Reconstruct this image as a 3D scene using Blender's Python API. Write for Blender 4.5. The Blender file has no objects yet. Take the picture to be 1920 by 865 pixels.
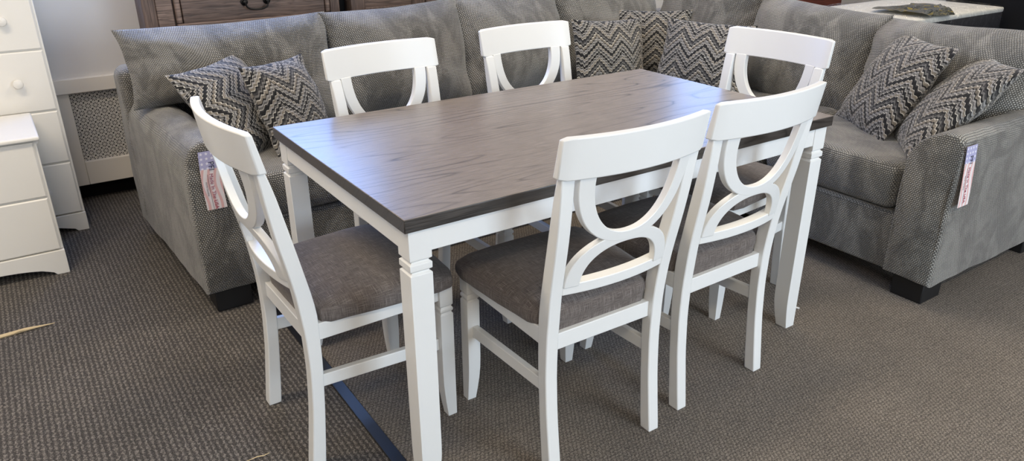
import bpy, bmesh, math, random
from math import pi, sin, cos, sqrt
from mathutils import Vector, Matrix, noise

random.seed(4)
scene = bpy.context.scene
COL = scene.collection

# ------------------------------------------------------------------ helpers
def link(name, bm, mat, parent=None, smooth=True, bevel=0, uv=None, seg=2):
    me = bpy.data.meshes.new(name)
    bmesh.ops.recalc_face_normals(bm, faces=bm.faces)
    bm.to_mesh(me); bm.free()
    if uv == 'box':
        box_uv(me)
    o = bpy.data.objects.new(name, me); COL.objects.link(o)
    if mat: me.materials.append(mat)
    if parent: o.parent = parent
    if smooth:
        me.polygons.foreach_set('use_smooth', [True]*len(me.polygons))
        try: me.set_sharp_from_angle(angle=math.radians(38))
        except Exception: pass
    if bevel:
        b = o.modifiers.new('bevel', 'BEVEL'); b.width = bevel; b.segments = seg
        b.limit_method = 'ANGLE'; b.angle_limit = math.radians(35); b.harden_normals = False
    return o

def box_uv(me):
    uvl = me.uv_layers.new(name='UVMap') if not me.uv_layers else me.uv_layers[0]
    for p in me.polygons:
        n = p.normal; a = max(range(3), key=lambda i: abs(n[i]))
        for li in p.loop_indices:
            c = me.vertices[me.loops[li].vertex_index].co
            uvl.data[li].uv = (c.y, c.z) if a == 0 else ((c.x, c.z) if a == 1 else (c.x, c.y))

def empty(name, loc=(0, 0, 0), rz=0, label=None, cat=None, group=None):
    o = bpy.data.objects.new(name, None); COL.objects.link(o)
    o.location = loc; o.rotation_euler = (0, 0, rz); o.empty_display_size = .1
    tag(o, label, cat, group)
    return o

def tag(o, label=None, cat=None, group=None, kind=None):
    if label: o['label'] = label
    if cat: o['category'] = cat
    if group: o['group'] = group
    if kind: o['kind'] = kind
    return o

def add_box(bm, x0, x1, y0, y1, z0, z1):
    v = [bm.verts.new(p) for p in [(x0,y0,z0),(x1,y0,z0),(x1,y1,z0),(x0,y1,z0),(x0,y0,z1),(x1,y0,z1),(x1,y1,z1),(x0,y1,z1)]]
    for f in [(0,3,2,1),(4,5,6,7),(0,1,5,4),(1,2,6,5),(2,3,7,6),(3,0,4,7)]:
        bm.faces.new([v[i] for i in f])

def box(*a):
    bm = bmesh.new(); add_box(bm, *a); return bm

def boxes(*L):
    bm = bmesh.new()
    for a in L: add_box(bm, *a)
    return bm

def bevel_all(bm, w, seg=3):
    bmesh.ops.bevel(bm, geom=list(bm.edges), offset=w, segments=seg, profile=.5, affect='EDGES')
    return bm

def loft(bm, rings, closed_ring=True, caps=True):
    R = [[bm.verts.new(p) for p in r] for r in rings]
    n = len(R[0])
    for a, b in zip(R[:-1], R[1:]):
        for i in range(n if closed_ring else n-1):
            j = (i+1) % n
            bm.faces.new([a[i], a[j], b[j], b[i]])
    if caps:
        bm.faces.new(R[0][::-1]); bm.faces.new(R[-1])
    return R

def prism(bm, prof, axis, a0, a1):
    """extrude closed 2D profile along axis ('x': profile=(y,z), 'y': (x,z), 'z': (x,y))"""
    def P(p, a):
        return {'x': (a, p[0], p[1]), 'y': (p[0], a, p[1]), 'z': (p[0], p[1], a)}[axis]
    loft(bm, [[P(p, a0) for p in prof], [P(p, a1) for p in prof]])

def tube(bm, pts, r, n=8):
    rings = []
    pts = [Vector(p) for p in pts]
    for i, p in enumerate(pts):
        d = (pts[min(i+1, len(pts)-1)] - pts[max(i-1, 0)]).normalized()
        up = Vector((0, 0, 1)) if abs(d.z) < .9 else Vector((1, 0, 0))
        a = d.cross(up).normalized(); b = a.cross(d)
        rr = r[i] if isinstance(r, (list, tuple)) else r
        rings.append([p + a*rr*cos(2*pi*k/n) + b*rr*sin(2*pi*k/n) for k in range(n)])
    loft(bm, rings)

def lathe(bm, prof, M=Matrix(), n=20):
    rings = [[M @ Vector((r*cos(2*pi*k/n), r*sin(2*pi*k/n), z)) for k in range(n)] for r, z in prof]
    loft(bm, rings)

def interp(tab, z):
    if z <= tab[0][0]: return tab[0][1]
    for (a, b), (c, d) in zip(tab[:-1], tab[1:]):
        if z <= c:
            t = (z-a)/(c-a); return b + (d-b)*t
    return tab[-1][1]

def smooth_tab(tab, z, h=.035):
    return sum(interp(tab, z+k*h/3)*w for k, w in ((-3, 1), (-2, 2), (-1, 3), (0, 4), (1, 3), (2, 2), (3, 1)))/16

# ------------------------------------------------------------------ materials
class NT:
    def __init__(s, name):
        s.mat = bpy.data.materials.new(name); s.mat.use_nodes = True
        s.t = s.mat.node_tree; s.bsdf = s.t.nodes['Principled BSDF']
    def n(s, typ, **kw):
        nd = s.t.nodes.new(typ)
        for k, v in kw.items():
            if k.startswith('i_'):
                key = k[2:]; key = int(key) if key.isdigit() else key.replace('_', ' ')
                s.set(nd.inputs[key], v)
            else: setattr(nd, k, v)
        return nd
    def set(s, sock, v):
        if isinstance(v, bpy.types.NodeSocket): s.t.links.new(v, sock)
        elif isinstance(v, bpy.types.Node): s.t.links.new(v.outputs[0], sock)
        else: sock.default_value = v
    def m(s, op, a, b=0.0, c=0.0):
        nd = s.t.nodes.new('ShaderNodeMath'); nd.operation = op
        s.set(nd.inputs[0], a); s.set(nd.inputs[1], b); s.set(nd.inputs[2], c)
        return nd.outputs[0]
    def p(s, **kw):
        for k, v in kw.items(): s.set(s.bsdf.inputs[k.replace('_', ' ')], v)
    def mix(s, f, a, b):
        nd = s.t.nodes.new('ShaderNodeMix'); nd.data_type = 'RGBA'
        s.set(nd.inputs[0], f); s.set(nd.inputs[6], a); s.set(nd.inputs[7], b)
        return nd.outputs[2]
    def ramp(s, f, stops, mode='LINEAR'):
        nd = s.t.nodes.new('ShaderNodeValToRGB'); r = nd.color_ramp; r.interpolation = mode
        while len(r.elements) < len(stops): r.elements.new(.5)
        for e, (pos, col) in zip(r.elements, stops):
            e.position = pos; e.color = (*col, 1) if len(col) == 3 else col
        s.set(nd.inputs[0], f)
        return nd.outputs[0]
    def uv(s):
        tc = s.n('ShaderNodeUVMap'); sx = s.n('ShaderNodeSeparateXYZ', i_0=tc.outputs[0])
        return tc.outputs[0], sx.outputs[0], sx.outputs[1]
    def obj(s):
        tc = s.n('ShaderNodeTexCoord'); sx = s.n('ShaderNodeSeparateXYZ', i_0=tc.outputs['Object'])
        return tc.outputs['Object'], sx.outputs[0], sx.outputs[1], sx.outputs[2]
    def noise(s, vec, scale, detail=2, rough=.5, dist=0):
        return s.n('ShaderNodeTexNoise', i_Vector=vec, i_Scale=scale, i_Detail=detail, i_Roughness=rough, i_Distortion=dist).outputs[0]
    def scalev(s, vec, sc):
        return s.n('ShaderNodeMapping', i_Vector=vec, i_Scale=sc).outputs[0]
    def bump(s, h, strength, dist):
        b = s.n('ShaderNodeBump', i_Strength=strength, i_Distance=dist, i_Height=h)
        s.p(Normal=b.outputs[0])

def simple(name, col, rough=.5, spec=.5, metal=0, **kw):
    t = NT(name); t.p(Base_Color=(*col, 1), Roughness=rough, Metallic=metal, Specular_IOR_Level=spec, **kw)
    return t.mat

def painted(name, col, rough=.32):
    t = NT(name); v, *_ = t.obj()
    n = t.noise(v, 9, 3)
    c = t.mix(t.m('MULTIPLY', n, .5), (*col, 1), (*[k*.94 for k in col], 1))
    t.p(Base_Color=c, Roughness=rough)
    t.bump(t.noise(t.scalev(v, (40, 40, 40)), 4, 3), .04, .002)
    return t.mat

def sofa_fabric():
    t = NT('chunky_grey_chenille'); uv, u, v = t.uv()
    P, Q = .0083, .0070
    wob = t.m('MULTIPLY', t.m('SUBTRACT', t.noise(uv, 14, 2), .5), .008)
    row = t.m('DIVIDE', t.m('ADD', v, wob), Q)
    off = t.m('MULTIPLY', t.m('MODULO', t.m('FLOOR', t.m('ADD', row, 400.0)), 2.0), .5)
    cu = t.m('ADD', t.m('DIVIDE', t.m('ADD', u, wob), P), off)
    bu = t.m('ABSOLUTE', t.m('SINE', t.m('MULTIPLY', cu, pi)))
    bv = t.m('ABSOLUTE', t.m('SINE', t.m('MULTIPLY', row, pi)))
    h = t.m('POWER', t.m('MULTIPLY', bu, bv), .55)
    fine = t.noise(uv, 420, 2)
    nap = t.n('ShaderNodeMapRange', i_Value=t.noise(t.scalev(uv, (1.5, .8, 1)), 5.5, 5, .66, .9), i_From_Min=.43, i_From_Max=.57, i_To_Min=.62, i_To_Max=1.18).outputs[0]
    hv = t.m('ADD', t.m('MULTIPLY', h, .8), t.m('MULTIPLY', fine, .35))
    c = t.ramp(hv, [(.20, (.010, .010, .010)), (.56, (.108, .104, .094)), (.95, (.37, .358, .328))])
    c2 = t.n('ShaderNodeVectorMath', operation='MULTIPLY', i_0=c)
    cx = t.n('ShaderNodeCombineXYZ', i_0=nap, i_1=nap, i_2=nap); t.set(c2.inputs[1], cx.outputs[0])
    t.p(Base_Color=c2.outputs[0], Roughness=.55, Specular_IOR_Level=.5, Sheen_Weight=.5, Sheen_Roughness=.35)
    t.bump(hv, .8, .005)
    return t.mat

def chevron_fabric():
    t = NT('chevron_weave'); uv, u, v = t.uv()
    wob = t.m('MULTIPLY', t.m('SUBTRACT', t.noise(uv, 11, 2), .5), .016)
    tri = t.m('MULTIPLY', t.m('ABSOLUTE', t.m('SUBTRACT', t.m('FRACT', t.m('ADD', t.m('DIVIDE', u, .145), 40.3)), .5)), .145)
    wig = t.m('MULTIPLY', t.m('SINE', t.m('MULTIPLY', u, 2*pi/.0140)), .0036)
    s = t.m('ADD', t.m('ADD', t.m('ADD', v, tri), wig), wob)
    f = t.m('FRACT', t.m('ADD', t.m('DIVIDE', s, .175), 40.0))
    K, D, G, L, C, T = (.010,.010,.011), (.045,.044,.046), (.15,.146,.14), (.32,.31,.30), (.60,.57,.51), (.21,.185,.15)
    seq = [(0,K),(.085,C),(.10,G),(.15,K),(.185,L),(.225,T),(.27,C),(.285,K),(.375,D),(.405,C),(.42,G),(.47,L),(.51,K),(.545,T),(.61,C),(.635,K),(.68,G),(.73,D),(.78,K),(.825,C),(.84,T),(.90,L),(.945,K),(.965,G),(.985,C)]
    c = t.ramp(f, seq, 'CONSTANT')
    mott = t.n('ShaderNodeMapRange', i_Value=t.noise(t.scalev(uv, (1, 3, 1)), 55, 3), i_From_Min=.3, i_From_Max=.7, i_To_Min=.55, i_To_Max=1.25).outputs[0]
    vm = t.n('ShaderNodeVectorMath', operation='SCALE', i_0=c); t.set(vm.inputs['Scale'], mott)
    t.p(Base_Color=vm.outputs[0], Roughness=.75, Specular_IOR_Level=.25, Sheen_Weight=.25)
    t.bump(t.noise(uv, 260, 2), .4, .003)
    return t.mat

def seat_linen():
    t = NT('taupe_linen'); uv, u, v = t.uv()
    a = t.noise(t.scalev(uv, (28, 1000, 1)), 1, 2); b = t.noise(t.scalev(uv, (1000, 28, 1)), 1, 2)
    th = t.m('MAXIMUM', a, b)
    c = t.ramp(th, [(.40, (.068, .056, .051)), (.56, (.138, .116, .106)), (.72, (.29, .258, .240))])
    t.p(Base_Color=c, Roughness=.8, Specular_IOR_Level=.25, Sheen_Weight=.15)
    t.bump(th, .35, .002)
    return t.mat

def table_wood(name, dark=1.0):
    t = NT(name); v, x, y, z = t.obj()
    yz = t.m('ADD', y, t.m('MULTIPLY', z, .9))
    cv = t.n('ShaderNodeCombineXYZ', i_0=t.m('MULTIPLY', x, .42), i_1=t.m('MULTIPLY', yz, 3.9), i_2=0.0).outputs[0]
    field = t.noise(cv, 1.5, 1.5, .4)
    rings = t.m('FRACT', t.m('MULTIPLY', t.m('ADD', field, t.m('MULTIPLY', t.noise(t.scalev(v, (5, 60, 10)), 1, 3), .012)), 19))
    line = t.m('POWER', t.m('SUBTRACT', 1.0, t.m('ABSOLUTE', t.m('SUBTRACT', t.m('MULTIPLY', rings, 2.0), 1.0))), 8.0)
    msk = t.n('ShaderNodeMapRange', i_Value=t.noise(t.scalev(v, (.9, 5, 1)), 1.4, 2), i_From_Min=.36, i_From_Max=.56).outputs[0]
    line = t.m('MULTIPLY', line, msk)
    pores = t.noise(t.scalev(v, (14, 520, 400)), 1, 2, .6)
    ps = t.n('ShaderNodeMapRange', i_Value=pores, i_From_Min=.40, i_From_Max=.58).outputs[0]
    base = t.mix(ps, (.145*dark, .121*dark, .105*dark, 1), (.265*dark, .224*dark, .194*dark, 1))
    c = t.mix(t.m('MULTIPLY', line, .95), base, (.030*dark, .024*dark, .021*dark, 1))
    t.p(Base_Color=c, Roughness=t.m('ADD', .30, t.m('MULTIPLY', ps, .10)), Specular_IOR_Level=.55, Coat_Weight=.25, Coat_Roughness=.22)
    t.bump(t.m('SUBTRACT', ps, line), .10, .001)
    return t.mat

def rustic_wood(name, tint=(1, 1, 1), horiz=True):
    t = NT(name); v, x, y, z = t.obj()
    sc = (1.2, 1.2, 14) if horiz else (14, 14, 1.2)
    f = t.noise(t.scalev(v, sc), 1.3, 3, .5, .6)
    rings = t.m('FRACT', t.m('MULTIPLY', f, 9))
    line = t.m('POWER', t.m('SUBTRACT', 1.0, t.m('ABSOLUTE', t.m('SUBTRACT', t.m('MULTIPLY', rings, 2.0), 1.0))), 4.0)
    st = t.noise(t.scalev(v, (8, 8, 160) if horiz else (160, 160, 8)), 1, 3)
    c = t.ramp(st, [(.3, tuple(a*b for a, b in zip((.060, .040, .033), tint))), (.7, tuple(a*b for a, b in zip((.185, .130, .108), tint)))])
    blot = t.n('ShaderNodeMapRange', i_Value=t.noise(v, 5, 3), i_From_Min=.35, i_From_Max=.65).outputs[0]
    c = t.mix(t.m('MULTIPLY', blot, .35), c, (.045*tint[0], .034*tint[1], .032*tint[2], 1))
    c = t.mix(t.m('MULTIPLY', line, .5), c, (.028, .018, .015, 1))
    t.p(Base_Color=c, Roughness=.55)
    t.bump(t.m('SUBTRACT', st, t.m('MULTIPLY', line, .5)), .25, .003)
    return t.mat

def carpet():
    t = NT('loop_pile_carpet'); v, x, y, z = t.obj()
    wob = t.m('MULTIPLY', t.m('SUBTRACT', t.noise(v, 90, 3, .7), .5), .028)
    # ribbed broadloom on the left of the strip: broken ridges running in y
    P, Q = .0150, .022
    cx_ = t.m('DIVIDE', t.m('ADD', x, wob), P)
    offs = t.m('MULTIPLY', t.m('FLOOR', cx_), .37)
    r1 = t.m('ABSOLUTE', t.m('SINE', t.m('MULTIPLY', cx_, pi)))
    r2 = t.m('ABSOLUTE', t.m('SINE', t.m('MULTIPLY', t.m('ADD', t.m('DIVIDE', t.m('ADD', y, wob), Q), offs), pi)))
    hl = t.m('MULTIPLY', t.m('POWER', r1, 2.2), t.m('ADD', .25, t.m('MULTIPLY', t.m('POWER', r2, .6), .75)))
    # basket weave on the right
    P2, Q2 = .013, .0105
    rw = t.m('DIVIDE', t.m('ADD', y, wob), Q2)
    of2 = t.m('MULTIPLY', t.m('MODULO', t.m('FLOOR', t.m('ADD', rw, 900.0)), 2.0), .5)
    w1 = t.m('ABSOLUTE', t.m('SINE', t.m('MULTIPLY', rw, pi)))
    w2 = t.m('ABSOLUTE', t.m('SINE', t.m('MULTIPLY', t.m('ADD', t.m('DIVIDE', t.m('ADD', x, wob), P2), of2), pi)))
    hr = t.m('POWER', t.m('MULTIPLY', w1, w2), .6)
    left = t.m('LESS_THAN', x, -.737)
    fine = t.n('ShaderNodeMapRange', i_Value=t.noise(v, 300, 3, .7), i_From_Min=.3, i_From_Max=.7).outputs[0]
    h = t.m('ADD', t.m('MULTIPLY', t.m('ADD', t.m('MULTIPLY', hl, left), t.m('MULTIPLY', hr, t.m('SUBTRACT', 1.0, left))), .40), t.m('MULTIPLY', fine, .60))
    cl = t.ramp(h, [(.16, (.016, .014, .012)), (.47, (.095, .082, .072)), (.86, (.40, .355, .305))])
    cr = t.ramp(h, [(.16, (.022, .018, .015)), (.46, (.150, .125, .104)), (.86, (.42, .365, .30))])
    c = t.mix(left, cr, cl)
    soil = t.n('ShaderNodeMapRange', i_Value=t.noise(v, 2.2, 3), i_From_Min=.35, i_From_Max=.65, i_To_Min=.86, i_To_Max=1.08).outputs[0]
    vm = t.n('ShaderNodeVectorMath', operation='SCALE', i_0=c); t.set(vm.inputs['Scale'], soil)
    t.p(Base_Color=vm.outputs[0], Roughness=.9, Specular_IOR_Level=.15, Sheen_Weight=.12)
    t.bump(h, .8, .006)
    return t.mat

def perforated():
    t = NT('perforated_grille_sheet'); uv, u, v = t.uv()
    P = .033
    def cell(ou, ov):
        a = t.m('SUBTRACT', t.m('FRACT', t.m('ADD', t.m('DIVIDE', u, P), 200+ou)), .5)
        b = t.m('SUBTRACT', t.m('FRACT', t.m('ADD', t.m('DIVIDE', v, P*1.0), 200+ov)), .5)
        r = t.m('SQRT', t.m('ADD', t.m('MULTIPLY', a, a), t.m('MULTIPLY', b, b)))
        th = t.m('ARCTAN2', b, a)
        pet = t.m('GREATER_THAN', t.m('COSINE', t.m('MULTIPLY', th, 8.0)), .10)
        ring = t.m('MULTIPLY', t.m('GREATER_THAN', r, .19), t.m('LESS_THAN', r, .41))
        return t.m('MULTIPLY', pet, ring)
    hole = cell(0., 0.)
    corner = t.m('MULTIPLY', t.m('LESS_THAN', t.n('ShaderNodeVectorMath', operation='LENGTH', i_0=t.n('ShaderNodeCombineXYZ',
        i_0=t.m('SUBTRACT', t.m('FRACT', t.m('ADD', t.m('DIVIDE', u, P), 200.5)), .5), i_1=t.m('SUBTRACT', t.m('FRACT', t.m('ADD', t.m('DIVIDE', v, P), 200.5)), .5), i_2=0.0).outputs[0]).outputs['Value'], .12), 1.0)
    hole = t.m('MAXIMUM', hole, corner)
    t.p(Base_Color=t.mix(hole, (.62, .60, .56, 1), (.012, .012, .013, 1)), Roughness=.5)
    t.bump(t.m('SUBTRACT', 1.0, hole), .5, .002)
    return t.mat

M_WHITE = painted('white_paint', (.83, .835, .82))
M_CHEST = painted('white_chest_paint', (.84, .82, .77), .5)
M_WALL = painted('white_wall_paint', (.74, .72, .70), .7)
M_TRIMW = painted('cream_trim_paint', (.82, .77, .69), .6)
M_SOFA = sofa_fabric()
M_CHEV = chevron_fabric()
M_LINEN = seat_linen()
M_TOP = table_wood('grey_brown_oak')
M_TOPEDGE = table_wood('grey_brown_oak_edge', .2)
M_RUSTIC = rustic_wood('rustic_brown_pine')
M_RUSTICV = rustic_wood('rustic_brown_pine_upright', horiz=False)
M_RUSTICL = rustic_wood('rustic_pale_edge', (1.7, 1.75, 1.75))
M_RED = rustic_wood('red_brown_wood', (1.1, .42, .30))
M_BLACKP = simple('black_plastic', (.008, .008, .009), .5)
M_BLACKM = simple('black_iron', (.012, .012, .013), .38, metal=.6)
M_VOID = simple('matte_black_and_gap_shade', (.006, .006, .007), .85, .2)  # plain black; also stands in for shade in recess and gap
M_CARPET = carpet()
M_GRILLE = perforated()
M_STRIP = simple('dark_vinyl_strip', (.010, .011, .015), .38, .4)
M_CEIL = simple('ceiling_white', (.75, .74, .72), .9)
M_STRAW = simple('pale_splinter_wood', (.62, .48, .28), .7)
M_PAPERW = simple('white_chip', (.8, .8, .8), .7)

# ------------------------------------------------------------------ the room
XL, XR, YF, YB, ZC = -3.2, 5.2, -4.6, 2.3, 2.75
floor = tag(link('floor', box(XL-.1, XR+.1, YF-.1, YB+.3, -.08, 0), M_CARPET, smooth=False), kind='structure')
ceil = tag(link('ceiling', box(XL-.1, XR+.1, YF-.1, YB+.3, ZC, ZC+.1), M_CEIL, smooth=False), kind='structure')
WX0, WX1, WZ0, WZ1 = -1.0, .42, 1.02, 2.25        # the window over the radiator
VX0, VX1 = 2.85, 3.75                             # second window in the same wall
bm = boxes((XL, WX0, YB, YB+.12, .60, ZC), (WX1, VX0, YB, YB+.12, .60, ZC), (VX1, XR, YB, YB+.12, .60, ZC),
           (WX0, WX1, YB, YB+.12, .60, WZ0), (WX0, WX1, YB, YB+.12, WZ1, ZC), (VX0, VX1, YB, YB+.12, .60, WZ0), (VX0, VX1, YB, YB+.12, WZ1, ZC),
           (XL, XR, YB+.10, YB+.24, 0, .60), (1.6, XR, YB, YB+.099, 0, .60), (XL, -1.28, YB, YB+.099, 0, .60))
wb = tag(link('wall_back', bm, M_WALL, smooth=False), kind='structure')
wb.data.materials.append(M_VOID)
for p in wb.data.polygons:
    if p.center.z < .45 and p.center.y > YB+.05 and p.normal.y < -.5: p.material_index = 1  # wall behind the cover coloured black for the recess shade
tag(link('wall_left', box(XL-.1, XL, YF, YB+.24, 0, ZC), M_WALL, smooth=False), kind='structure')
tag(link('wall_right', box(XR, XR+.1, YF, YB+.24, 0, ZC), M_WALL, smooth=False), kind='structure')
FX0, FX1, FZ0, FZ1 = -.1, 1.7, .5, 2.4
tag(link('wall_front', boxes((XL, FX0, YF-.1, YF, 0, ZC), (FX1, XR, YF-.1, YF, 0, ZC), (FX0, FX1, YF-.1, YF, 0, FZ0), (FX0, FX1, YF-.1, YF, FZ1, ZC)), M_WALL, smooth=False), kind='structure')
def window(name, x0, x1, y, z0, z1, nx):
    w = .05
    L = [(x0, x1, y-.03, y+.03, z0, z0+w), (x0, x1, y-.03, y+.03, z1-w, z1)]
    for i in range(nx+1):
        xx = x0 + (x1-x0-w)*i/nx; L.append((xx, xx+w, y-.03, y+.03, z0+w, z1-w))
    o = tag(link(name, boxes(*L), M_TRIMW, smooth=False), kind='structure')
    return o
window('window_1', WX0, WX1, YB+.06, WZ0, WZ1, 1)
window('window_2', VX0, VX1, YB+.06, WZ0, WZ1, 1)
window('window_3', FX0, FX1, YF-.05, FZ0, FZ1, 2)
# ledge board above the radiator recess
tag(link('trim_1', box(-2.2, 1.75, YB-.02, YB+.14, .552, .622), M_TRIMW, bevel=.004), kind='structure')
tag(link('trim_2', box(-.754, -.718, YF+.5, 1.6, 0, .006), M_STRIP, bevel=.002), kind='structure')

rc = empty('radiator_cover', (-.5, YB+.03, 0), label='cream radiator cover with perforated metal grille below the wall ledge', cat='radiator cover')
fr = boxes((-.72, -.648, -.03, .04, .095, .552), (-.648, 1.4, -.03, .04, .095, .212), (1.4, 1.47, -.03, .04, .095, .552), (-.74, -.70, -.02, .10, .05, .11))
link('cover_frame', fr, M_TRIMW, rc, bevel=.003)
link('grille_panel', box(-.65, 1.4, -.008, .0, .21, .552), M_GRILLE, rc, smooth=False, uv='box')

# ------------------------------------------------------------------ dining table
L2, W2, H, TT = .7466, .4389, .76, .0326
table = empty('dining_table', (0, 0, 0), label='rectangular dining table with grey-brown wood top and white legs', cat='table')
bm = box(-L2, L2, -W2, W2, H-TT, H)
top = link('tabletop', bm, M_TOP, table, bevel=.0025)
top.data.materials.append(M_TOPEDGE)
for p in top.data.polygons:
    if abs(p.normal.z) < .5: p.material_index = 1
ix, iy = L2-.012, W2-.010
bm = boxes((-ix+.05, ix-.05, -iy+.003, -iy+.024, .668, H-TT-.0005), (-ix+.05, ix-.05, iy-.024, iy-.003, .668, H-TT-.0005),
           (-ix+.003, -ix+.024, -iy+.05, iy-.05, .668, H-TT-.0005), (ix-.024, ix-.003, -iy+.05, iy-.05, .668, H-TT-.0005))
link('apron', bm, M_WHITE, table, bevel=.002)
def square_leg(sx, sy, ox, oy, w, z1, grooves, taper_z, wb, gd=.006):
    """square leg with V grooves; outer corner at (ox,oy); tapers on its inner faces"""
    zs = [(0, wb, 0)]
    for k in range(1, 5): zs.append((taper_z*k/4, wb+(w-wb)*sin(pi/2*k/4), 0))
    for g in sorted(grooves):
        zs += [(g-.0055, w, 0), (g-.001, w, gd), (g+.001, w, gd), (g+.0055, w, 0)]
    zs.append((z1, w, 0))
    rings = []
    for z, ww, ins in zs:
        a, b = ins, ww-ins
        rings.append([(ox-sx*a, oy-sy*a, z), (ox-sx*b, oy-sy*a, z), (ox-sx*b, oy-sy*b, z), (ox-sx*a, oy-sy*b, z)])
    bm = bmesh.new(); loft(bm, rings); return bm
for sx in (-1, 1):
    for sy in (-1, 1):
        link('leg', square_leg(sx, sy, sx*ix, sy*iy, .056, H-TT-.0004, (.622, .648), .13, .042), M_WHITE, table, bevel=.002)

# ------------------------------------------------------------------ dining chairs
REAR = [(0, .056), (.044, .062), (.182, .078), (.298, .085), (.41, .083), (.519, .072), (.577, .062), (.671, .043), (.749, .031), (.83, .021), (.87, .016)]
FRONT = [(0, .093), (.034, .098), (.182, .111), (.31, .119), (.447, .121), (.50, .114), (.585, .097), (.70, .073), (.80, .051), (.84, .038), (.87, .030)]
def yr(z): return smooth_tab(REAR, z)
def yf(z): return smooth_tab(FRONT, z)
SAG = .033
def sag(x): return SAG*(1-(x/.21)**2)

def make_chair():
    root = empty('dining_chair')
    # rear legs run up into the back posts
    for s in (-1, 1):
        rings = []
        for i in range(27):
            z = .8395*i/26
            xo = .190 + .014*max(0, (z-.45)/.4)**1.2
            w = .036 if z < .5 else .036
            rings.append([(s*(xo-w), yr(z), z), (s*xo, yr(z), z), (s*xo, yf(z), z), (s*(xo-w), yf(z), z)])
        bm = bmesh.new(); loft(bm, rings); link('leg', bm, M_WHITE, root, bevel=.003)
    for s in (-1, 1):
        link('leg', square_leg(s, 1, s*.197, .497, .040, .43, (.343, .361), .15, .028, .0035), M_WHITE, root, bevel=.002)
    # top rail
    rings = []; hw = .2145
    for i in range(25):
        x = -hw + 2*hw*i/24; ins = .004 if i in (0, 24) else 0
        y0 = -sag(x); t = .022
        zt, zb = .936-ins, .838+ins
        rings.append([(x, y0+.016+ins, zb), (x, y0+ins, zt), (x, y0+t-ins, zt), (x, y0+.016+.027-ins, zb)])
    bm = bmesh.new(); loft(bm, rings); link('top_rail', bm, M_WHITE, root, bevel=.003)
    # hourglass splat: U hanging from the rail over an arch standing on the slat
    def yc(x, z): return .5*(yr(z)+yf(z)) + .002 - .9*sag(x)
    def strip(bm, outer, inner, th):
        rings = []
        for (xo, zo), (xi, zi) in zip(outer, inner):
            rings.append([(xo, yc(xo, zo)-th/2, zo), (xo, yc(xo, zo)+th/2, zo), (xi, yc(xi, zi)+th/2, zi), (xi, yc(xi, zi)-th/2, zi)])
        loft(bm, rings)
    def se(a, b, t, n):
        c, s = cos(t), sin(t)
        return (a*math.copysign(abs(c)**(2/n), c), b*abs(s)**(2/n))
    N = 36; bm = bmesh.new()
    o = [(x, .842-z) for x, z in (se(.163, .190, pi*k/N, 2.25) for k in range(N+1))]
    i_ = [(x, .842-z) for x, z in (se(.123, .165, pi*k/N, 2.25) for k in range(N+1))]
    strip(bm, o, i_, .021)
    o = [(x, .548+z) for x, z in (se(.157, .128, pi*k/N, 2.3) for k in range(N+1))]
    i_ = [(x, .548+z) for x, z in (se(.117, .100, pi*k/N, 2.3) for k in range(N+1))]
    strip(bm, o, i_, .0205)
    link('splat', bm, M_WHITE, root, bevel=.002)
    bm = bmesh.new(); rings = []
    for k in range(17):
        x = -.157+.314*k/16
        y = .5*(yr(.54)+yf(.54)) - .9*SAG*(1-(x/.19)**2)*.9+.006
        rings.append([(x, y-.015, .527), (x, y-.017, .555), (x, y+.014, .555), (x, y+.016, .527)])
    loft(bm, rings); link('back_slat', bm, M_WHITE, root, bevel=.002)
    # seat frame
    bm = boxes((-.156, .156, .097, .118, .360, .406), (-.1885, -.167, .10, .47, .382, .4285), (.167, .1885, .10, .47, .382, .4285),
               (-.17, .17, .468, .490, .382, .4285))
    link('seat_frame', bm, M_WHITE, root, bevel=.002)
    for s in (-1, 1):
        bm = bmesh.new()
        rings = [[(s*.163, y, z0), (s*.181, y, z0), (s*.181, y, z0+.036), (s*.163, y, z0+.036)] for y, z0 in ((.115, .240), (.465, .222))]
        loft(bm, rings); link('stretcher', bm, M_WHITE, root, bevel=.002)
    # upholstered seat
    half = [(0, .108), (.138, .108), (.149, .114), (.151, .124), (.185, .130), (.200, .155), (.214, .27), (.221, .38), (.222, .445), (.212, .487), (.180, .503), (.09, .512), (0, .514)]
    # densify
    pts = []
    for a, b in zip(half[:-1], half[1:]):
        d = math.dist(a, b); n = max(1, int(d/.02))
        pts += [(a[0]+(b[0]-a[0])*k/n, a[1]+(b[1]-a[1])*k/n) for k in range(n)]
    pts.append(half[-1])
    outl = pts + [(-x, y) for x, y in pts[-2:0:-1]]
    cx, cy = 0, .31
    bm = bmesh.new(); rings = []
    prof = [(.985, .4295), (1.0, .434), (1.012, .446), (1.008, .458), (.985, .470), (.94, .479), (.86, .486), (.72, .492), (.5, .497), (.25, .4995), (.05, .5)]
    for k, (sc, z) in enumerate(prof):
        rings.append([(cx+(x-cx)*sc, cy+(y-cy)*sc, (z if not (k == 0 and y < .1245 and abs(x) < .1525) else .4065) - (.006*max(0, (y-.40)/.12) if sc > .3 else 0) - .004*max(0, (.2-y)/.1)*(sc > .6)) for x, y in outl])
    loft(bm, rings); link('seat', bm, M_LINEN, root, uv='box')
    return root

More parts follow.
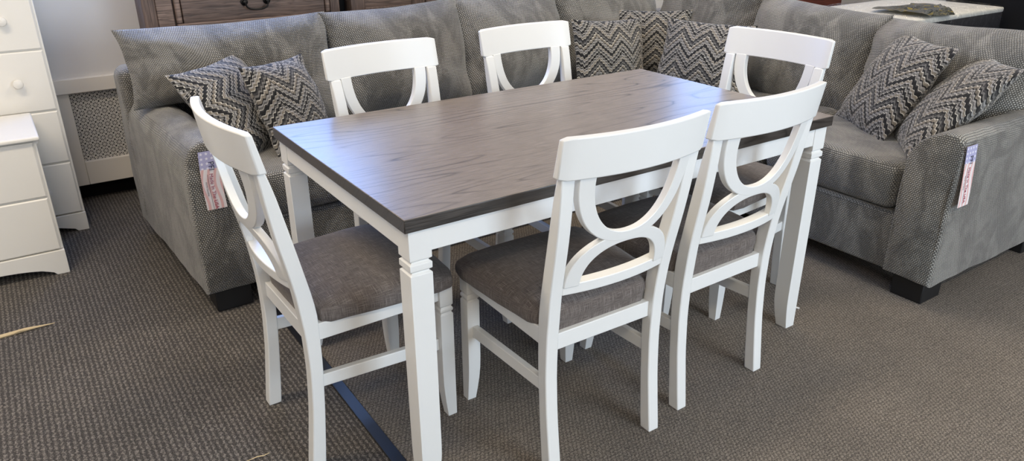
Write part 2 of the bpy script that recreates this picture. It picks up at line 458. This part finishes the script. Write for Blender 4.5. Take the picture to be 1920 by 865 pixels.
def dup(root):
    r = root.copy(); COL.objects.link(r)
    for ch in root.children:
        c = ch.copy(); COL.objects.link(c); c.parent = r
    return r
chair = make_chair()
CH = [  # x, y, heading, label
    (-1.000, -.002, -pi/2+.02, 'white chair with grey seat at the short table end near the left sofa arm'),
    (-.252, -.628, -.015, 'front white dining chair on the near long side, closer to the nearest table corner'),
    (.232, -.602, .019, 'white chair on the near long side in front of the right table corner'),
    (-.296, .633, pi+.065, 'white chair on the far long side, nearer the chevron pillows at the left arm'),
    (.345, .690, pi+.030, 'white chair on the far long side, beside the corner chevron pillows'),
    (1.008, -.010, pi/2+.09, 'white chair at the far short end of the table facing the camera'),
]
for i, (x, y, a, lab) in enumerate(CH):
    c = chair if i == 0 else dup(chair)
    c.location = (x, y, 0); c.rotation_euler = (0, 0, a)
    tag(c, lab, 'chair', 'white dining chairs around the table')

# ------------------------------------------------------------------ sectional sofa
sofa = empty('sectional_sofa', (1.5, 1.3, 0), label='large grey textured L-shaped sectional sofa around the table', cat='sofa')
SO = Vector((1.5, 1.3, 0))
def slink(name, bm, mat, uv='box', bevel=0, parent=None, label=None, **k):
    bmesh.ops.translate(bm, verts=bm.verts, vec=-SO)
    o = link(name, bm, mat, parent or sofa, uv=uv, bevel=bevel, **k)
    if label: o['label'] = label
    return o
def wrinkle(bm, amp, sc, seed=0):
    bm.normal_update()
    for v in bm.verts:
        v.co += v.normal*amp*noise.noise(Vector(v.co)*sc + Vector((seed*7.3, seed*1.7, 0)))
def softbox(x0, x1, y0, y1, z0, z1, r=.04, crown=0, step=.04):
    bm = bmesh.new()
    nx, ny, nz = [max(4, int((b-a)/step)) for a, b in ((x0, x1), (y0, y1), (z0, z1))]
    def lin(a, b, n):
        L = [a + (b-a)*k/n for k in range(n+1)]
        return sorted(L[1:-1] + [a, b, a+r*.15, a+r*.5, b-r*.15, b-r*.5])
    xs, ys, zs = lin(x0, x1, nx), lin(y0, y1, ny), lin(z0, z1, nz)
    vd = {}
    cx, cy = (x0+x1)/2, (y0+y1)/2
    def V(x, y, z):
        k = (round(x, 5), round(y, 5), round(z, 5))
        if k not in vd:
            q = Vector((min(max(x, x0+r), x1-r), min(max(y, y0+r), y1-r), min(max(z, z0+r), z1-r)))
            d = Vector((x, y, z)) - q
            p = q + d.normalized()*r if d.length > 1e-6 else Vector((x, y, z))
            if crown:
                t = (1-((x-cx)/(x1-x0)*2)**2)*(1-((y-cy)/(y1-y0)*2)**2)
                p.z += crown*t*(1 if z > (z0+z1)/2 else 0)
            vd[k] = bm.verts.new(p)
        return vd[k]
    def face(A, B, f):
        for a0, a1 in zip(A[:-1], A[1:]):
            for b0, b1 in zip(B[:-1], B[1:]):
                bm.faces.new([V(*f(a0, b0)), V(*f(a1, b0)), V(*f(a1, b1)), V(*f(a0, b1))])
    for z in (z0, z1): face(xs, ys, lambda a, b: (a, b, z))
    for y in (y0, y1): face(xs, zs, lambda a, b: (a, y, b))
    for x in (x0, x1): face(ys, zs, lambda a, b: (x, a, b))
    return bm
# base rails and decks
slink('base_rail', bevel_all(box(-.78, 2.2, .815, 1.74, .085, .315), .018), M_SOFA)
slink('base_rail', bevel_all(box(1.235, 2.2, -.46, .84, .085, .315), .018), M_SOFA)
# seat cushions
for a in ((-.755, .24, .805, 1.60), (.245, 1.20, .805, 1.60), (1.215, 2.10, .79, 1.60)):
    slink('seat_cushion', softbox(a[0], a[1], a[2], a[3], .318, .490, .045, .012), M_SOFA)
for a in ((1.222, 2.06, .165, .785), (1.222, 2.06, -.432, .160)):
    slink('seat_cushion', softbox(a[0], a[1], a[2], a[3], .318, .498, .045, .012), M_SOFA)
# back frames
slink('back_frame', softbox(-1.005, 2.2, 1.585, 1.76, .09, .765, .05), M_SOFA)
slink('back_frame', softbox(2.06, 2.22, -.62, 1.62, .09, .765, .05), M_SOFA)
# arms
def arm(prof, axis, a0, a1):
    P = []
    for p, q in zip(prof, prof[1:]+prof[:1]):
        n = max(1, int(math.dist(p, q)/.045))
        P += [(p[0]+(q[0]-p[0])*k/n, p[1]+(q[1]-p[1])*k/n) for k in range(n)]
    cx = sum(p[0] for p in P)/len(P); cz = sum(p[1] for p in P)/len(P)
    def ring(a, ins):
        return [((p[0]+(cx-p[0])*ins*2, a, p[1]+(cz-p[1])*ins) if axis == 'y' else (a, p[0]+(cx-p[0])*ins*2, p[1]+(cz-p[1])*ins)) for p in P]
    n = 24
    rings = [ring(a0+.000, .06), ring(a0+.004, .025), ring(a0+.014, .006), ring(a0+.025, 0)]
    rings += [ring(a0+.025+(a1-a0-.05)*k/n, 0) for k in range(1, n)]
    rings += [ring(a1-.02, 0), ring(a1, .04)]
    bm = bmesh.new(); loft(bm, rings); wrinkle(bm, .005, 9); return bm
la = [(-.762, .085), (-.952, .085), (-.955, .30), (-.953, .53), (-.946, .588), (-.925, .625), (-.89, .645), (-.845, .648), (-.80, .628), (-.772, .59), (-.760, .52)]
ra = [(-.442, .085), (-.440, .52), (-.452, .565), (-.478, .606), (-.516, .636), (-.56, .653), (-.603, .655), (-.627, .635), (-.634, .60), (-.630, .43), (-.624, .085)]
lb = arm(la, 'y', .79, 1.76)
for q in lb.verts: q.co.x -= .052*(q.co.y-.79)/.93
left_arm = slink('arm', lb, M_SOFA)
right_arm = slink('arm', arm(ra, 'x', 1.218, 2.2), M_SOFA)
# feet
for x0, y0 in ((-.925, .815), (-.925, 1.60), (1.245, -.600), (2.02, -.600), (.2, .86), (1.27, .70)):
    bm = bmesh.new(); prism(bm, [(x0, y0), (x0+.13, y0), (x0+.13, y0+.12), (x0, y0+.12)], 'z', 0, .088)
    slink('foot', bm, M_BLACKP, bevel=.004, label='black block foot')

def pillow_mesh(w, h, t, ear=.045, pe=2.6, fold=.006, seed=0, n=36, bottom=None, wn=6.0):
    """knife-edge cushion: local x width, y height, z thickness; UV in metres"""
    bm = bmesh.new(); uvl = bm.loops.layers.uv.new('UVMap')
    def pt(i, j, s):
        u = -1+2*i/n; v = -1+2*j/n
        # ease the grid towards the seams
        u = sin(u*pi/2)*.55+u*.45; v = sin(v*pi/2)*.55+v*.45
        bx = 1 - ear*(1-abs(v)**2.2); by = 1 - ear*(1-abs(u)**2.2)
        X = u*w/2*bx; Y = v*h/2*by
        d = max(0, (1-abs(u)**pe))**.62 * max(0, (1-abs(v)**pe))**.62
        Z = s*t/2*d
        f = noise.noise(Vector((X*wn+seed*3.1, Y*wn-seed*1.3, seed+s*2)))
        e = 1 - d
        Z += s*fold*f*1.2*d + fold*2.2*noise.noise(Vector((u*2.2+seed, v*2.2, seed*.7)))*(e*.8+.2)
        rad = noise.noise(Vector((math.atan2(v, u)*3.2+seed*5, seed, 0)))
        Z += s*fold*1.4*rad*d*min(1, (u*u+v*v))
        return Vector((X, Y, Z)), (u*w/2, v*h/2)
    G = {}
    for s in (1, -1):
        for i in range(n+1):
            for j in range(n+1):
                edge = i in (0, n) or j in (0, n)
                if s == -1 and edge: G[(i, j, s)] = G[(i, j, 1)]; continue
                p, q = pt(i, j, s); G[(i, j, s)] = (bm.verts.new(p), q)
    for s in (1, -1):
        for i in range(n):
            for j in range(n):
                K = [(i, j, s), (i+1, j, s), (i+1, j+1, s), (i, j+1, s)]
                if s == -1: K = K[::-1]
                vs = [G[k][0] for k in K]
                if len(set(vs)) < 4: continue
                f = bm.faces.new(vs)
                for l, k in zip(f.loops, K): l[uvl].uv = (G[k][1][0] + (3 if s < 0 else 0), G[k][1][1])
    return bm

def frame_matrix(cen, u, v):
    u = Vector(u).normalized(); v = Vector(v); v = (v - u*u.dot(v)).normalized(); n = u.cross(v)
    return Matrix(((u.x, v.x, n.x, cen[0]), (u.y, v.y, n.y, cen[1]), (u.z, v.z, n.z, cen[2]), (0, 0, 0, 1)))

def back_cushion(cen, u, v, w, h, t, seed, warp=None):
    bm = pillow_mesh(w, h, t, ear=.05, pe=2.8, fold=.016, seed=seed, n=44, wn=7)
    M = frame_matrix(cen, u, v)
    bm.transform(M)
    if warp:
        for q in bm.verts: q.co = warp(q.co)
    bmesh.ops.translate(bm, verts=bm.verts, vec=-SO)
    return link('back_cushion', bm, M_SOFA, sofa)
def warp_left(p):
    # the outer end of the first cushion rides on the arm
    k = min(1, max(0, (-.66-p.x)/.16)); k = k*k*(3-2*k)
    zt = .93; zb = .47 + .18*k
    z = zb + (p.z-.47)*(zt-zb)/(zt-.47) if p.z < zt else p.z
    return Vector((p.x, p.y, z))
LN = (0, .26, .97)
back_cushion((-.570, 1.455, .698), (1, 0, .01), LN, .86, .49, .28, 1, warp_left)
back_cushion((.180, 1.45, .700), (1, 0, .03), LN, .70, .505, .30, 2)
back_cushion((.795, 1.45, .705), (1, 0, .03), LN, .67, .505, .30, 3)
back_cushion((1.45, 1.46, .725), (1, 0, 0), LN, .74, .56, .30, 4)
RN = (.26, 0, .97)
back_cushion((1.86, 1.12, .715), (0, -1, .02), RN, .76, .56, .30, 5)
back_cushion((1.84, .455, .688), (.03, -1, -.06), RN, .70, .51, .30, 6)
back_cushion((1.86, -.21, .685), (0, -1, .03), RN, .76, .48, .30, 7)

# hang tags
def text_mesh(body, size, mat, name):
    cu = bpy.data.curves.new(name, 'FONT'); cu.body = body; cu.size = size; cu.extrude = .0002
    cu.align_x = 'LEFT'; cu.align_y = 'CENTER'
    tmp = bpy.data.objects.new(name+'_tmp', cu); COL.objects.link(tmp)
    bpy.context.view_layer.update()
    me = bpy.data.meshes.new_from_object(tmp.evaluated_get(bpy.context.evaluated_depsgraph_get()))
    bpy.data.objects.remove(tmp); bpy.data.curves.remove(cu)
    me.name = name; me.materials.clear(); me.materials.append(mat)
    return me
def tag_paper():
    t = NT('flag_print_paper'); uv, u, v = t.uv()
    wv = t.m('ADD', u, t.m('MULTIPLY', t.m('SINE', t.m('MULTIPLY', v, 42.0)), .005))
    st = t.m('GREATER_THAN', t.m('SINE', t.m('MULTIPLY', wv, 2*pi/.021)), .25)
    red = t.mix(t.m('MULTIPLY', st, .75), (.80, .74, .74, 1), (.72, .36, .34, 1))
    PQ = .017
    a = t.m('SUBTRACT', t.m('FRACT', t.m('ADD', t.m('DIVIDE', u, PQ), 50.0)), .5); b = t.m('SUBTRACT', t.m('FRACT', t.m('ADD', t.m('DIVIDE', v, PQ), 50.0)), .5)
    r = t.m('SQRT', t.m('ADD', t.m('MULTIPLY', a, a), t.m('MULTIPLY', b, b)))
    th = t.m('ARCTAN2', b, a)
    star = t.m('LESS_THAN', r, t.m('ADD', .21, t.m('MULTIPLY', t.m('COSINE', t.m('MULTIPLY', t.m('SUBTRACT', th, pi/2), 5.0)), .10)))
    blue = t.mix(star, (.42, .41, .62, 1), (.84, .82, .90, 1))
    t.p(Base_Color=t.mix(t.m('GREATER_THAN', v, -.062), red, blue), Roughness=.5)
    return t.mat
M_TAG = tag_paper()
M_NAVY = simple('navy_print', (.02, .02, .06), .5)
M_CRIM = simple('crimson_print', (.35, .05, .10), .5)
M_GREYP = simple('grey_print', (.25, .2, .22), .5)
def hang_tag(name_root, M, w, l, curl):
    bm = bmesh.new(); uvl = bm.loops.layers.uv.new('UVMap')
    n = 14; rows = []
    def P(a, b, zo): return Vector((a + curl[0]*sin(b/l*pi*.9), b, zo + curl[1]*(b/l)**2))
    th = .0012
    for k in range(n+1):
        b = -l*k/n
        rows.append([(bm.verts.new(P(a, b, zo)), (a, b)) for a, zo in ((0, 0), (w, 0), (w, -th), (0, -th))])
    for r0, r1 in zip(rows[:-1], rows[1:]):
        for i in range(4):
            j = (i+1) % 4
            f = bm.faces.new([r0[i][0], r1[i][0], r1[j][0], r0[j][0]])
            for lo, q in zip(f.loops, (r0[i], r1[i], r1[j], r0[j])): lo[uvl].uv = q[1]
    bm.faces.new([q[0] for q in rows[0]]); bm.faces.new([q[0] for q in rows[-1]][::-1])
    bm.transform(M); bmesh.ops.translate(bm, verts=bm.verts, vec=-SO)
    o = link('hang_tag', bm, M_TAG, sofa, smooth=False); o['label'] = name_root
    for body, size, mat, b0, a0 in (('PFI', .026, M_NAVY, -.036, w*.56), ('Made In The USA', .0175, M_CRIM, -.078, w*.50), ('North Carolina', .008, M_GREYP, -.105, w*.22), ('Furniture', .008, M_GREYP, -.15, w*.82)):
        if body == 'Furniture': continue
        me = text_mesh(body, size, mat, 'lettering')
        for q in me.vertices:
            bb = b0 - q.co.x; aa = a0 + q.co.y
            q.co = (M @ P(aa, bb, .0008 + q.co.z)) - SO
        t = bpy.data.objects.new('lettering', me); COL.objects.link(t); t.parent = o
    bm = bmesh.new()
    for k in range(8):
        y0, y1 = -.080-.016*k, -.080-.016*(k+1)
        q = [P(a, b, .0009) for a, b in ((w*.33, y0), (w*.345, y0), (w*.345, y1), (w*.33, y1))]
        bm.faces.new([bm.verts.new(M @ x - SO) for x in q])
    link('underline', bm, M_NAVY, o, smooth=False)
    return o
hang_tag('flag-printed paper tag on the left arm', Matrix(((1, 0, 0, -.906), (0, 0, -1, .7785), (0, 1, 0, .618), (0, 0, 0, 1))), .066, .205, (.004, .006))
hang_tag('flag-printed paper tag on the right arm', Matrix(((1, .0, 0, 1.221), (0, 0, -1, -.640), (0, 1, 0, .624), (0, 0, 0, 1))), .068, .215, (-.012, .014))

# ------------------------------------------------------------------ throw pillows
def throw_pillow(cen, u, v, w, h, seed, label, t=.15):
    bm = pillow_mesh(w, h, t, ear=.07, pe=2.3, fold=.007, seed=seed, n=40)
    o = link('throw_pillow', bm, M_CHEV)
    o.matrix_world = frame_matrix(cen, u, v)
    tag(o, label, 'pillow', 'black and cream chevron throw pillows')
    return o
throw_pillow((-.665, 1.175, .650), (.362, -.442, -.821), (.811, .584, .043), .41, .40, 11, 'chevron pillow leaning on the left sofa arm, behind its neighbour')
throw_pillow((-.470, 1.125, .650), (.833, .552, -.04), (-.195, .359, .913), .37, .36, 12, 'chevron pillow upright in front of the one touching the left sofa arm')
throw_pillow((1.235, 1.185, .652), (.993, -.108, -.049), (.076, .261, .962), .44, .36, 13, 'chevron pillow at the left of the corner trio, beside the far white chair')
throw_pillow((1.545, 1.22, .672), (.79, -.613, -.011), (.158, .186, .97), .44, .36, 14, 'chevron pillow tucked behind the other two in the sofa corner')
throw_pillow((1.44, .745, .672), (.315, -.949, -.004), (.335, .108, .936), .46, .37, 15, 'chevron pillow at the right of the corner trio, behind the end chair')
throw_pillow((1.640, -.105, .674), (-.552, -.834, -.011), (.43, -.296, .853), .445, .45, 16, 'chevron pillow standing on a corner at the right section, farther from the arm')
throw_pillow((1.570, -.385, .660), (-.76, -.64, .055), (.42, -.50, .74), .43, .47, 17, 'chevron pillow lying against the right sofa arm')

# ------------------------------------------------------------------ white chests at the left
def knob(bm, x, y, z):
    lathe(bm, [(.006, 0), (.007, .012), (.017, .018), (.0195, .024), (.017, .030), (.008, .0335), (.001, .034)], Matrix.Translation((x, y, z)) @ Matrix.Rotation(pi/2, 4, 'X'))
def chest(name, x0, x1, yf_, yb, z1, seams, kx, label, cat, over):
    r = empty(name, ((x0+x1)/2, (yf_+yb)/2, 0), label=label, cat=cat)
    ox, oy = (x0+x1)/2, (yf_+yb)/2
    bm = boxes((x0-ox, x1-ox, yf_+.012-oy, yb-oy, seams[-1], z1-.018))
    link('carcass', bm, M_CHEST, r, bevel=.003)
    link('top', box(x0-ox-over, x1-ox+over, yf_-oy-over, yb-oy-.002, z1-.018, z1), M_CHEST, r, bevel=.006)
    # plinth with a shallow arched cutout
    w = x1-x0; P = [(x0-ox, 0), (x0-ox+.045, 0)]
    for k in range(13):
        t = k/12; P.append((x0-ox+.055+(w-.11)*t, .045*sin(pi*min(1, max(0, t)))**.35 if 0 < t < 1 else .012))
    P += [(x1-ox-.045, 0), (x1-ox, 0), (x1-ox, seams[-1]-.001), (x0-ox, seams[-1]-.001)]
    bm = bmesh.new(); prism(bm, P, 'y', yf_-.004-oy, yf_+.016-oy)
    add_box(bm, x0-ox, x0-ox+.018, yf_+.016-oy, yb-oy, 0, seams[-1]-.001); add_box(bm, x1-ox-.018, x1-ox, yf_+.016-oy, yb-oy, 0, seams[-1]-.001)
    link('plinth', bm, M_CHEST, r, bevel=.002)
    tops = [z1-.022] + seams[:-1]
    for a, b in zip(tops, seams):
        bm = bmesh.new()
        q = [(x0+.010-ox, x1-.010-ox, a-.002, b+.004)]
        X0, X1, A, B = q[0]; e = .005
        rings = [[(X0, yf_+.012-oy, B), (X1, yf_+.012-oy, B), (X1, yf_+.012-oy, A), (X0, yf_+.012-oy, A)],
                 [(X0, yf_+.004-oy, B), (X1, yf_+.004-oy, B), (X1, yf_+.004-oy, A), (X0, yf_+.004-oy, A)],
                 [(X0+e, yf_-oy, B+e), (X1-e, yf_-oy, B+e), (X1-e, yf_-oy, A-e), (X0+e, yf_-oy, A-e)]]
        loft(bm, rings)
        d = link('drawer', bm, M_CHEST, r, smooth=False)
        for x in kx:
            kb = bmesh.new(); knob(kb, x-ox, yf_-oy, (a+b)/2+.002); link('knob', kb, M_CHEST, d)
    return r
chest('chest_of_drawers', -2.00, -1.213, 1.95, 2.27, 1.30, [1.065, .816, .558, .325, .085], (-1.34, -1.87), 'tall white chest of drawers with round knobs by the radiator', 'chest of drawers', .010)
chest('nightstand', -1.92, -1.337, 1.50, 1.915, .572, [.325, .102], (-1.62,), 'low white two-drawer nightstand in front of the tall chest', 'nightstand', .014)

# ------------------------------------------------------------------ rustic cabinets behind the sofa
def bail_handle(parent, x, y, z, w=.052):
    bm = bmesh.new()
    for s in (-1, 1): lathe(bm, [(.016, 0), (.017, .004), (.010, .007), (.007, .018), (.009, .024), (.003, .029), (.0005, .03)], Matrix.Translation((x+s*w, y, z)) @ Matrix.Rotation(pi/2, 4, 'X'), 14)
    pts = [(x+w*cos(a)*1.0, y-.026-.004*abs(sin(a)), z-.034*abs(sin(a))**.6) for a in [pi*k/16 for k in range(17)]]
    tube(bm, pts, .0042, 8)
    return link('handle', bm, M_BLACKM, parent)
YD = 1.90
d1 = empty('rustic_dresser', (-.37, 2.08, 0), label='rustic brown wood dresser with black bail handle behind the sofa', cat='dresser')
O = Vector((.37, -2.08, 0))
def dlink(root, off, name, bm, mat, **k):
    bmesh.ops.translate(bm, verts=bm.verts, vec=off); return link(name, bm, mat, root, **k)
dlink(d1, O, 'carcass', boxes((-.79, .06, YD+.02, YB-.03, .05, 1.16)), M_RUSTICV, bevel=.004)
dlink(d1, O, 'top', box(-.83, .078, YD-.02, YB-.03, 1.16, 1.20), M_RUSTIC, bevel=.006)
dlink(d1, O, 'stile', boxes((-.82, -.765, YD-.004, YD+.06, .0, 1.16)), M_RUSTICV, bevel=.008)
dlink(d1, O, 'stile', boxes((-.764, -.695, YD+.004, YD+.03, .0, 1.16)), M_RUSTICL, bevel=.004)
dlink(d1, O, 'stile', boxes((.03, .080, YD+.002, YD+.05, .0, 1.16)), M_RUSTICV, bevel=.006)
dlink(d1, O, 'rail', boxes((-.692, .028, YD+.010, YD+.03, .838, .858)), M_RUSTICV, bevel=.002)
for z0, z1 in ((.862, 1.14), (.58, .834), (.30, .555)):
    dr = dlink(d1, O, 'drawer', boxes((-.66, .0, YD-.002, YD+.02, z0+.018, z1-.018)), M_RUSTIC, bevel=.003)
    dlink(dr, O, 'moulding', boxes((-.688, .026, YD-.008, YD+.018, z0, z0+.019), (-.688, .026, YD-.008, YD+.018, z1-.019, z1), (-.688, -.664, YD-.008, YD+.018, z0+.019, z1-.019), (.003, .026, YD-.008, YD+.018, z0+.019, z1-.019)), M_RUSTICL, bevel=.006)
    h = bail_handle(dr, -.333, YD-.002, (z0+z1)/2-.045); h.data.transform(Matrix.Translation(O))
d2 = empty('rustic_cabinet', (.70, 2.10, 0), label='rustic brown panelled cabinet right of the dresser, across a dark gap', cat='cabinet')
O2 = Vector((-.70, -2.10, 0))
dlink(d2, O2, 'carcass', boxes((.139, 1.33, YD+.02, YB-.03, .05, 1.5)), M_RUSTICV, bevel=.004)
dlink(d2, O2, 'base', boxes((.15, 1.32, YD+.03, YB-.05, 0, .05)), M_RUSTICV)
for x0, x1 in ((.139, .555), (.560, .855), (.860, 1.33)):
    dd = dlink(d2, O2, 'door', boxes((x0, x0+.075, YD, YD+.02, .1, 1.45), (x1-.075, x1, YD, YD+.02, .1, 1.45), (x0+.075, x1-.075, YD, YD+.02, .1, .885), (x0+.075, x1-.075, YD, YD+.02, 1.38, 1.45)), M_RUSTICV, bevel=.004)
    dlink(dd, O2, 'panel', boxes((x0+.07, x1-.07, YD+.010, YD+.02, .86, 1.40)), M_RUSTIC, bevel=.002)
kb = bmesh.new(); lathe(kb, [(.012, 0), (.013, .004), (.008, .008), (.014, .020), (.010, .026), (.001, .027)], Matrix.Translation((1.02, YD, .865)) @ Matrix.Rotation(pi/2, 4, 'X'), 14)
dlink(dd, O2, 'knob', kb, M_BLACKM)
tag(link('gap_shade_sheet', bevel_all(box(.087, .134, 1.97, 2.24, 0, 1.3), .005), M_VOID), 'black sheet added as shade in the gap between dresser and cabinet', 'panel')  # black sheet added to paint the shade between the two cabinets

# ------------------------------------------------------------------ things beyond the right section
mt = empty('mattress', (3.0, .70, 0), label='white mattress with dark sides wrapped in clear plastic beyond the sofa', cat='mattress')
OM = Vector((-3.0, -.70, 0))
M_TICK = painted('white_ticking', (.80, .79, .74), .6)
M_SIDE = simple('charcoal_mattress_side', (.028, .028, .034), .5)
def plastic():
    t = NT('clear_plastic_wrap'); v, *_ = t.obj()
    n = t.noise(t.scalev(v, (9, 16, 9)), 1.6, 4, .6, 1.2)
    tr = t.n('ShaderNodeBsdfTransparent'); gl = t.n('ShaderNodeBsdfGlossy', i_Roughness=.12)
    bp = t.n('ShaderNodeBump', i_Strength=.9, i_Distance=.03, i_Height=n); t.set(gl.inputs['Normal'], bp.outputs[0])
    fr_ = t.n('ShaderNodeLayerWeight', i_Blend=.35); t.set(fr_.inputs['Normal'], bp.outputs[0])
    mx = t.n('ShaderNodeMixShader', i_0=t.m('ADD', t.m('MULTIPLY', fr_.outputs['Facing'], .34), .025)); t.set(mx.inputs[1], tr.outputs[0]); t.set(mx.inputs[2], gl.outputs[0])
    t.t.links.new(mx.outputs[0], t.t.nodes['Material Output'].inputs[0])
    return t.mat
M_PLASTIC = plastic()
dlink(mt, OM, 'foundation', softbox(2.47, 3.55, .40, 1.00, .02, .50, .03, step=.1), M_SIDE)
dlink(mt, OM, 'border', softbox(2.44, 3.58, .38, 1.00, .50, .785, .035, step=.06), M_SIDE)
dlink(mt, OM, 'top_panel', softbox(2.445, 3.575, .385, .995, .768, .80, .012, .012, step=.05), M_TICK)
bm = softbox(2.43, 3.59, .37, 1.01, .49, .812, .05, .014, step=.03); wrinkle(bm, .008, 16, 3)
dlink(mt, OM, 'plastic_wrap', bm, M_PLASTIC)
def label_print_glints():
    t = NT('mattress_label_print_and_glints'); v, x, y, z = t.obj()
    n = t.noise(t.scalev(v, (7, 14, 7)), 1.4, 4, .6, 1.5)
    t.p(Base_Color=t.ramp(n, [(.0, (.03, .035, .03)), (.40, (.06, .065, .055)), (.47, (.30, .31, .28)), (.51, (.07, .075, .06)), (.57, (.22, .22, .20)), (.62, (.65, .50, .06)), (.67, (.10, .105, .09))]), Roughness=.2)  # print colours, plus pale grey streaks painting the film's silver highlights
    return t.mat
# printed panel on the wrap, folding over the near edge
bm = bmesh.new(); rows = []
for k in range(13):
    s = k/12; y = .66 - .30*s if s < .93 else .358
    w0 = 2.66+.07*s; w1 = 3.16 - .30*abs(s-.35)
    z = .829 + .006*noise.noise(Vector((k*.9, 1, 2))) - (.018*((s-.75)/.25)**2 if s > .75 else 0)
    rows.append([(w0+(w1-w0)*q/8, y + .025*sin(q*.8), z + .006*noise.noise(Vector((q*.8, k*.7, 5)))) for q in range(9)])
R = [[bm.verts.new(p) for p in r] for r in rows]
for a, b in zip(R[:-1], R[1:]):
    for i in range(8): bm.faces.new([a[i], a[i+1], b[i+1], b[i]])
bmesh.ops.solidify(bm, geom=list(bm.faces), thickness=.002)
dlink(mt, OM, 'printed_label', bm, label_print_glints())

ns = empty('red_brown_chest', (3.15, 1.63, 0), label='red-brown wooden chest past the sofa back, left of the wrapped mattress', cat='chest')
ON = Vector((-3.15, -1.63, 0))
dlink(ns, ON, 'carcass', boxes((2.9, 3.4, 1.33, 1.93, .06, 1.0)), M_RED, bevel=.004)
dlink(ns, ON, 'base', boxes((2.92, 3.38, 1.35, 1.91, 0, .06)), M_RED)
dlink(ns, ON, 'top', boxes((2.88, 3.42, 1.31, 1.95, 1.0, 1.03)), M_RED, bevel=.006)
for z0, z1 in ((.845, .985), (.62, .835), (.36, .61)):
    dlink(ns, ON, 'drawer', boxes((2.884, 2.9, 1.345, 1.915, z0, z1)), M_RED, bevel=.004)

bk = empty('black_block', (4.2, .1, 0), label='black tall block at the right edge beyond the mattress', cat='cabinet')  # plain black box with base and top, no further detail
OB = Vector((-4.2, -.1, 0))
dlink(bk, OB, 'body', boxes((3.66, 4.7, -.9, .78, .06, 1.5)), M_VOID, bevel=.01)
dlink(bk, OB, 'base', boxes((3.7, 4.66, -.86, .74, 0, .06)), M_VOID)
dlink(bk, OB, 'top', boxes((3.65, 4.72, -.92, .80, 1.5, 1.54)), M_VOID, bevel=.01)

# ------------------------------------------------------------------ litter on the carpet
bm = bmesh.new()
tube(bm, [(-1.86, 1.045, .004), (-1.70, 1.052, .006), (-1.60, 1.058, .005), (-1.52, 1.060, .008), (-1.43, 1.061, .004)], [.006, .008, .007, .006, .0012], 6)
tube(bm, [(-1.56, 1.056, .006), (-1.535, 1.052, .012), (-1.52, 1.058, .009)], .002, 5)
tag(link('wood_splinter', bm, M_STRAW), 'long pale wood splinter lying on the carpet by the nightstand', 'splinter')
bm = bmesh.new(); tube(bm, [(-1.075, -.055, .003), (-1.045, -.057, .006), (-1.03, -.062, .006), (-1.013, -.056, .003)], [.0008, .0016, .0016, .0008], 6)
tag(link('straw_sliver', bm, M_STRAW), 'short thin straw on the carpet between the end chair rear legs', 'straw')
bm = bmesh.new(); tube(bm, [(.815, -.310, .004), (.833, -.342, .006), (.849, -.369, .003)], [.002, .003, .0035], 6)
tag(link('paper_scrap', bm, M_PAPERW), 'tiny white scrap on the carpet beside the right table leg', 'scrap')

# ------------------------------------------------------------------ light
def area(name, loc, rot, sx, sy, power, col):
    l = bpy.data.lights.new(name, 'AREA'); l.shape = 'RECTANGLE'; l.size = sx; l.size_y = sy; l.energy = power; l.color = col
    o = bpy.data.objects.new(name, l); COL.objects.link(o); o.location = loc; o.rotation_euler = rot
    return o
area('daylight_front', ((FX0+FX1)/2, YF+.02, (FZ0+FZ1)/2), (pi/2, 0, 0), FX1-FX0, FZ1-FZ0, 150, (.72, .86, 1.0))
area('daylight_back', ((WX0+WX1)/2, YB-.01, (WZ0+WZ1)/2), (-pi/2, 0, 0), WX1-WX0-.06, WZ1-WZ0-.06, 60, (.25, .45, 1.0))
area('daylight_back_right', ((VX0+VX1)/2, YB-.01, (WZ0+WZ1)/2), (-pi/2, 0, 0), VX1-VX0-.06, WZ1-WZ0-.06, 22, (.30, .50, 1.0))
for x, y, pw in ((-1.9, .4, 46), (.9, .4, 38), (3.2, .2, 30), (-1.9, -2.6, 40), (.9, -2.6, 22), (3.2, -2.6, 22)):
    area('ceiling_lamp', (x, y, ZC-.02), (0, 0, 0), 1.2, .3, pw, (1.0, .84, .62))
w = bpy.data.worlds.new('sky'); scene.world = w; w.use_nodes = True
w.node_tree.nodes['Background'].inputs[0].default_value = (.55, .70, 1.0, 1); w.node_tree.nodes['Background'].inputs[1].default_value = 1.0

# ------------------------------------------------------------------ camera
cam = bpy.data.cameras.new('camera'); co = bpy.data.objects.new('camera', cam); COL.objects.link(co)
yaw, pit, rol = .97823, .41370, -.00360
f = Vector((cos(yaw)*cos(pit), sin(yaw)*cos(pit), -sin(pit)))
r = f.cross(Vector((0, 0, 1))).normalized(); u = r.cross(f)
r2 = r*cos(rol)+u*sin(rol); u2 = u*cos(rol)-r*sin(rol)
co.matrix_world = Matrix(((r2.x, u2.x, -f.x, -1.3760), (r2.y, u2.y, -f.y, -1.7834), (r2.z, u2.z, -f.z, 1.3808), (0, 0, 0, 1)))
cam.sensor_width = 36; cam.lens = 1410.79/1920*36; cam.clip_start = .05
scene.camera = co
vs = scene.view_settings
vs.view_transform = 'Standard'; vs.look = 'None'; vs.gamma = 1; vs.use_curve_mapping = False
vs.exposure = -0.3
scene.cycles.use_denoising = True
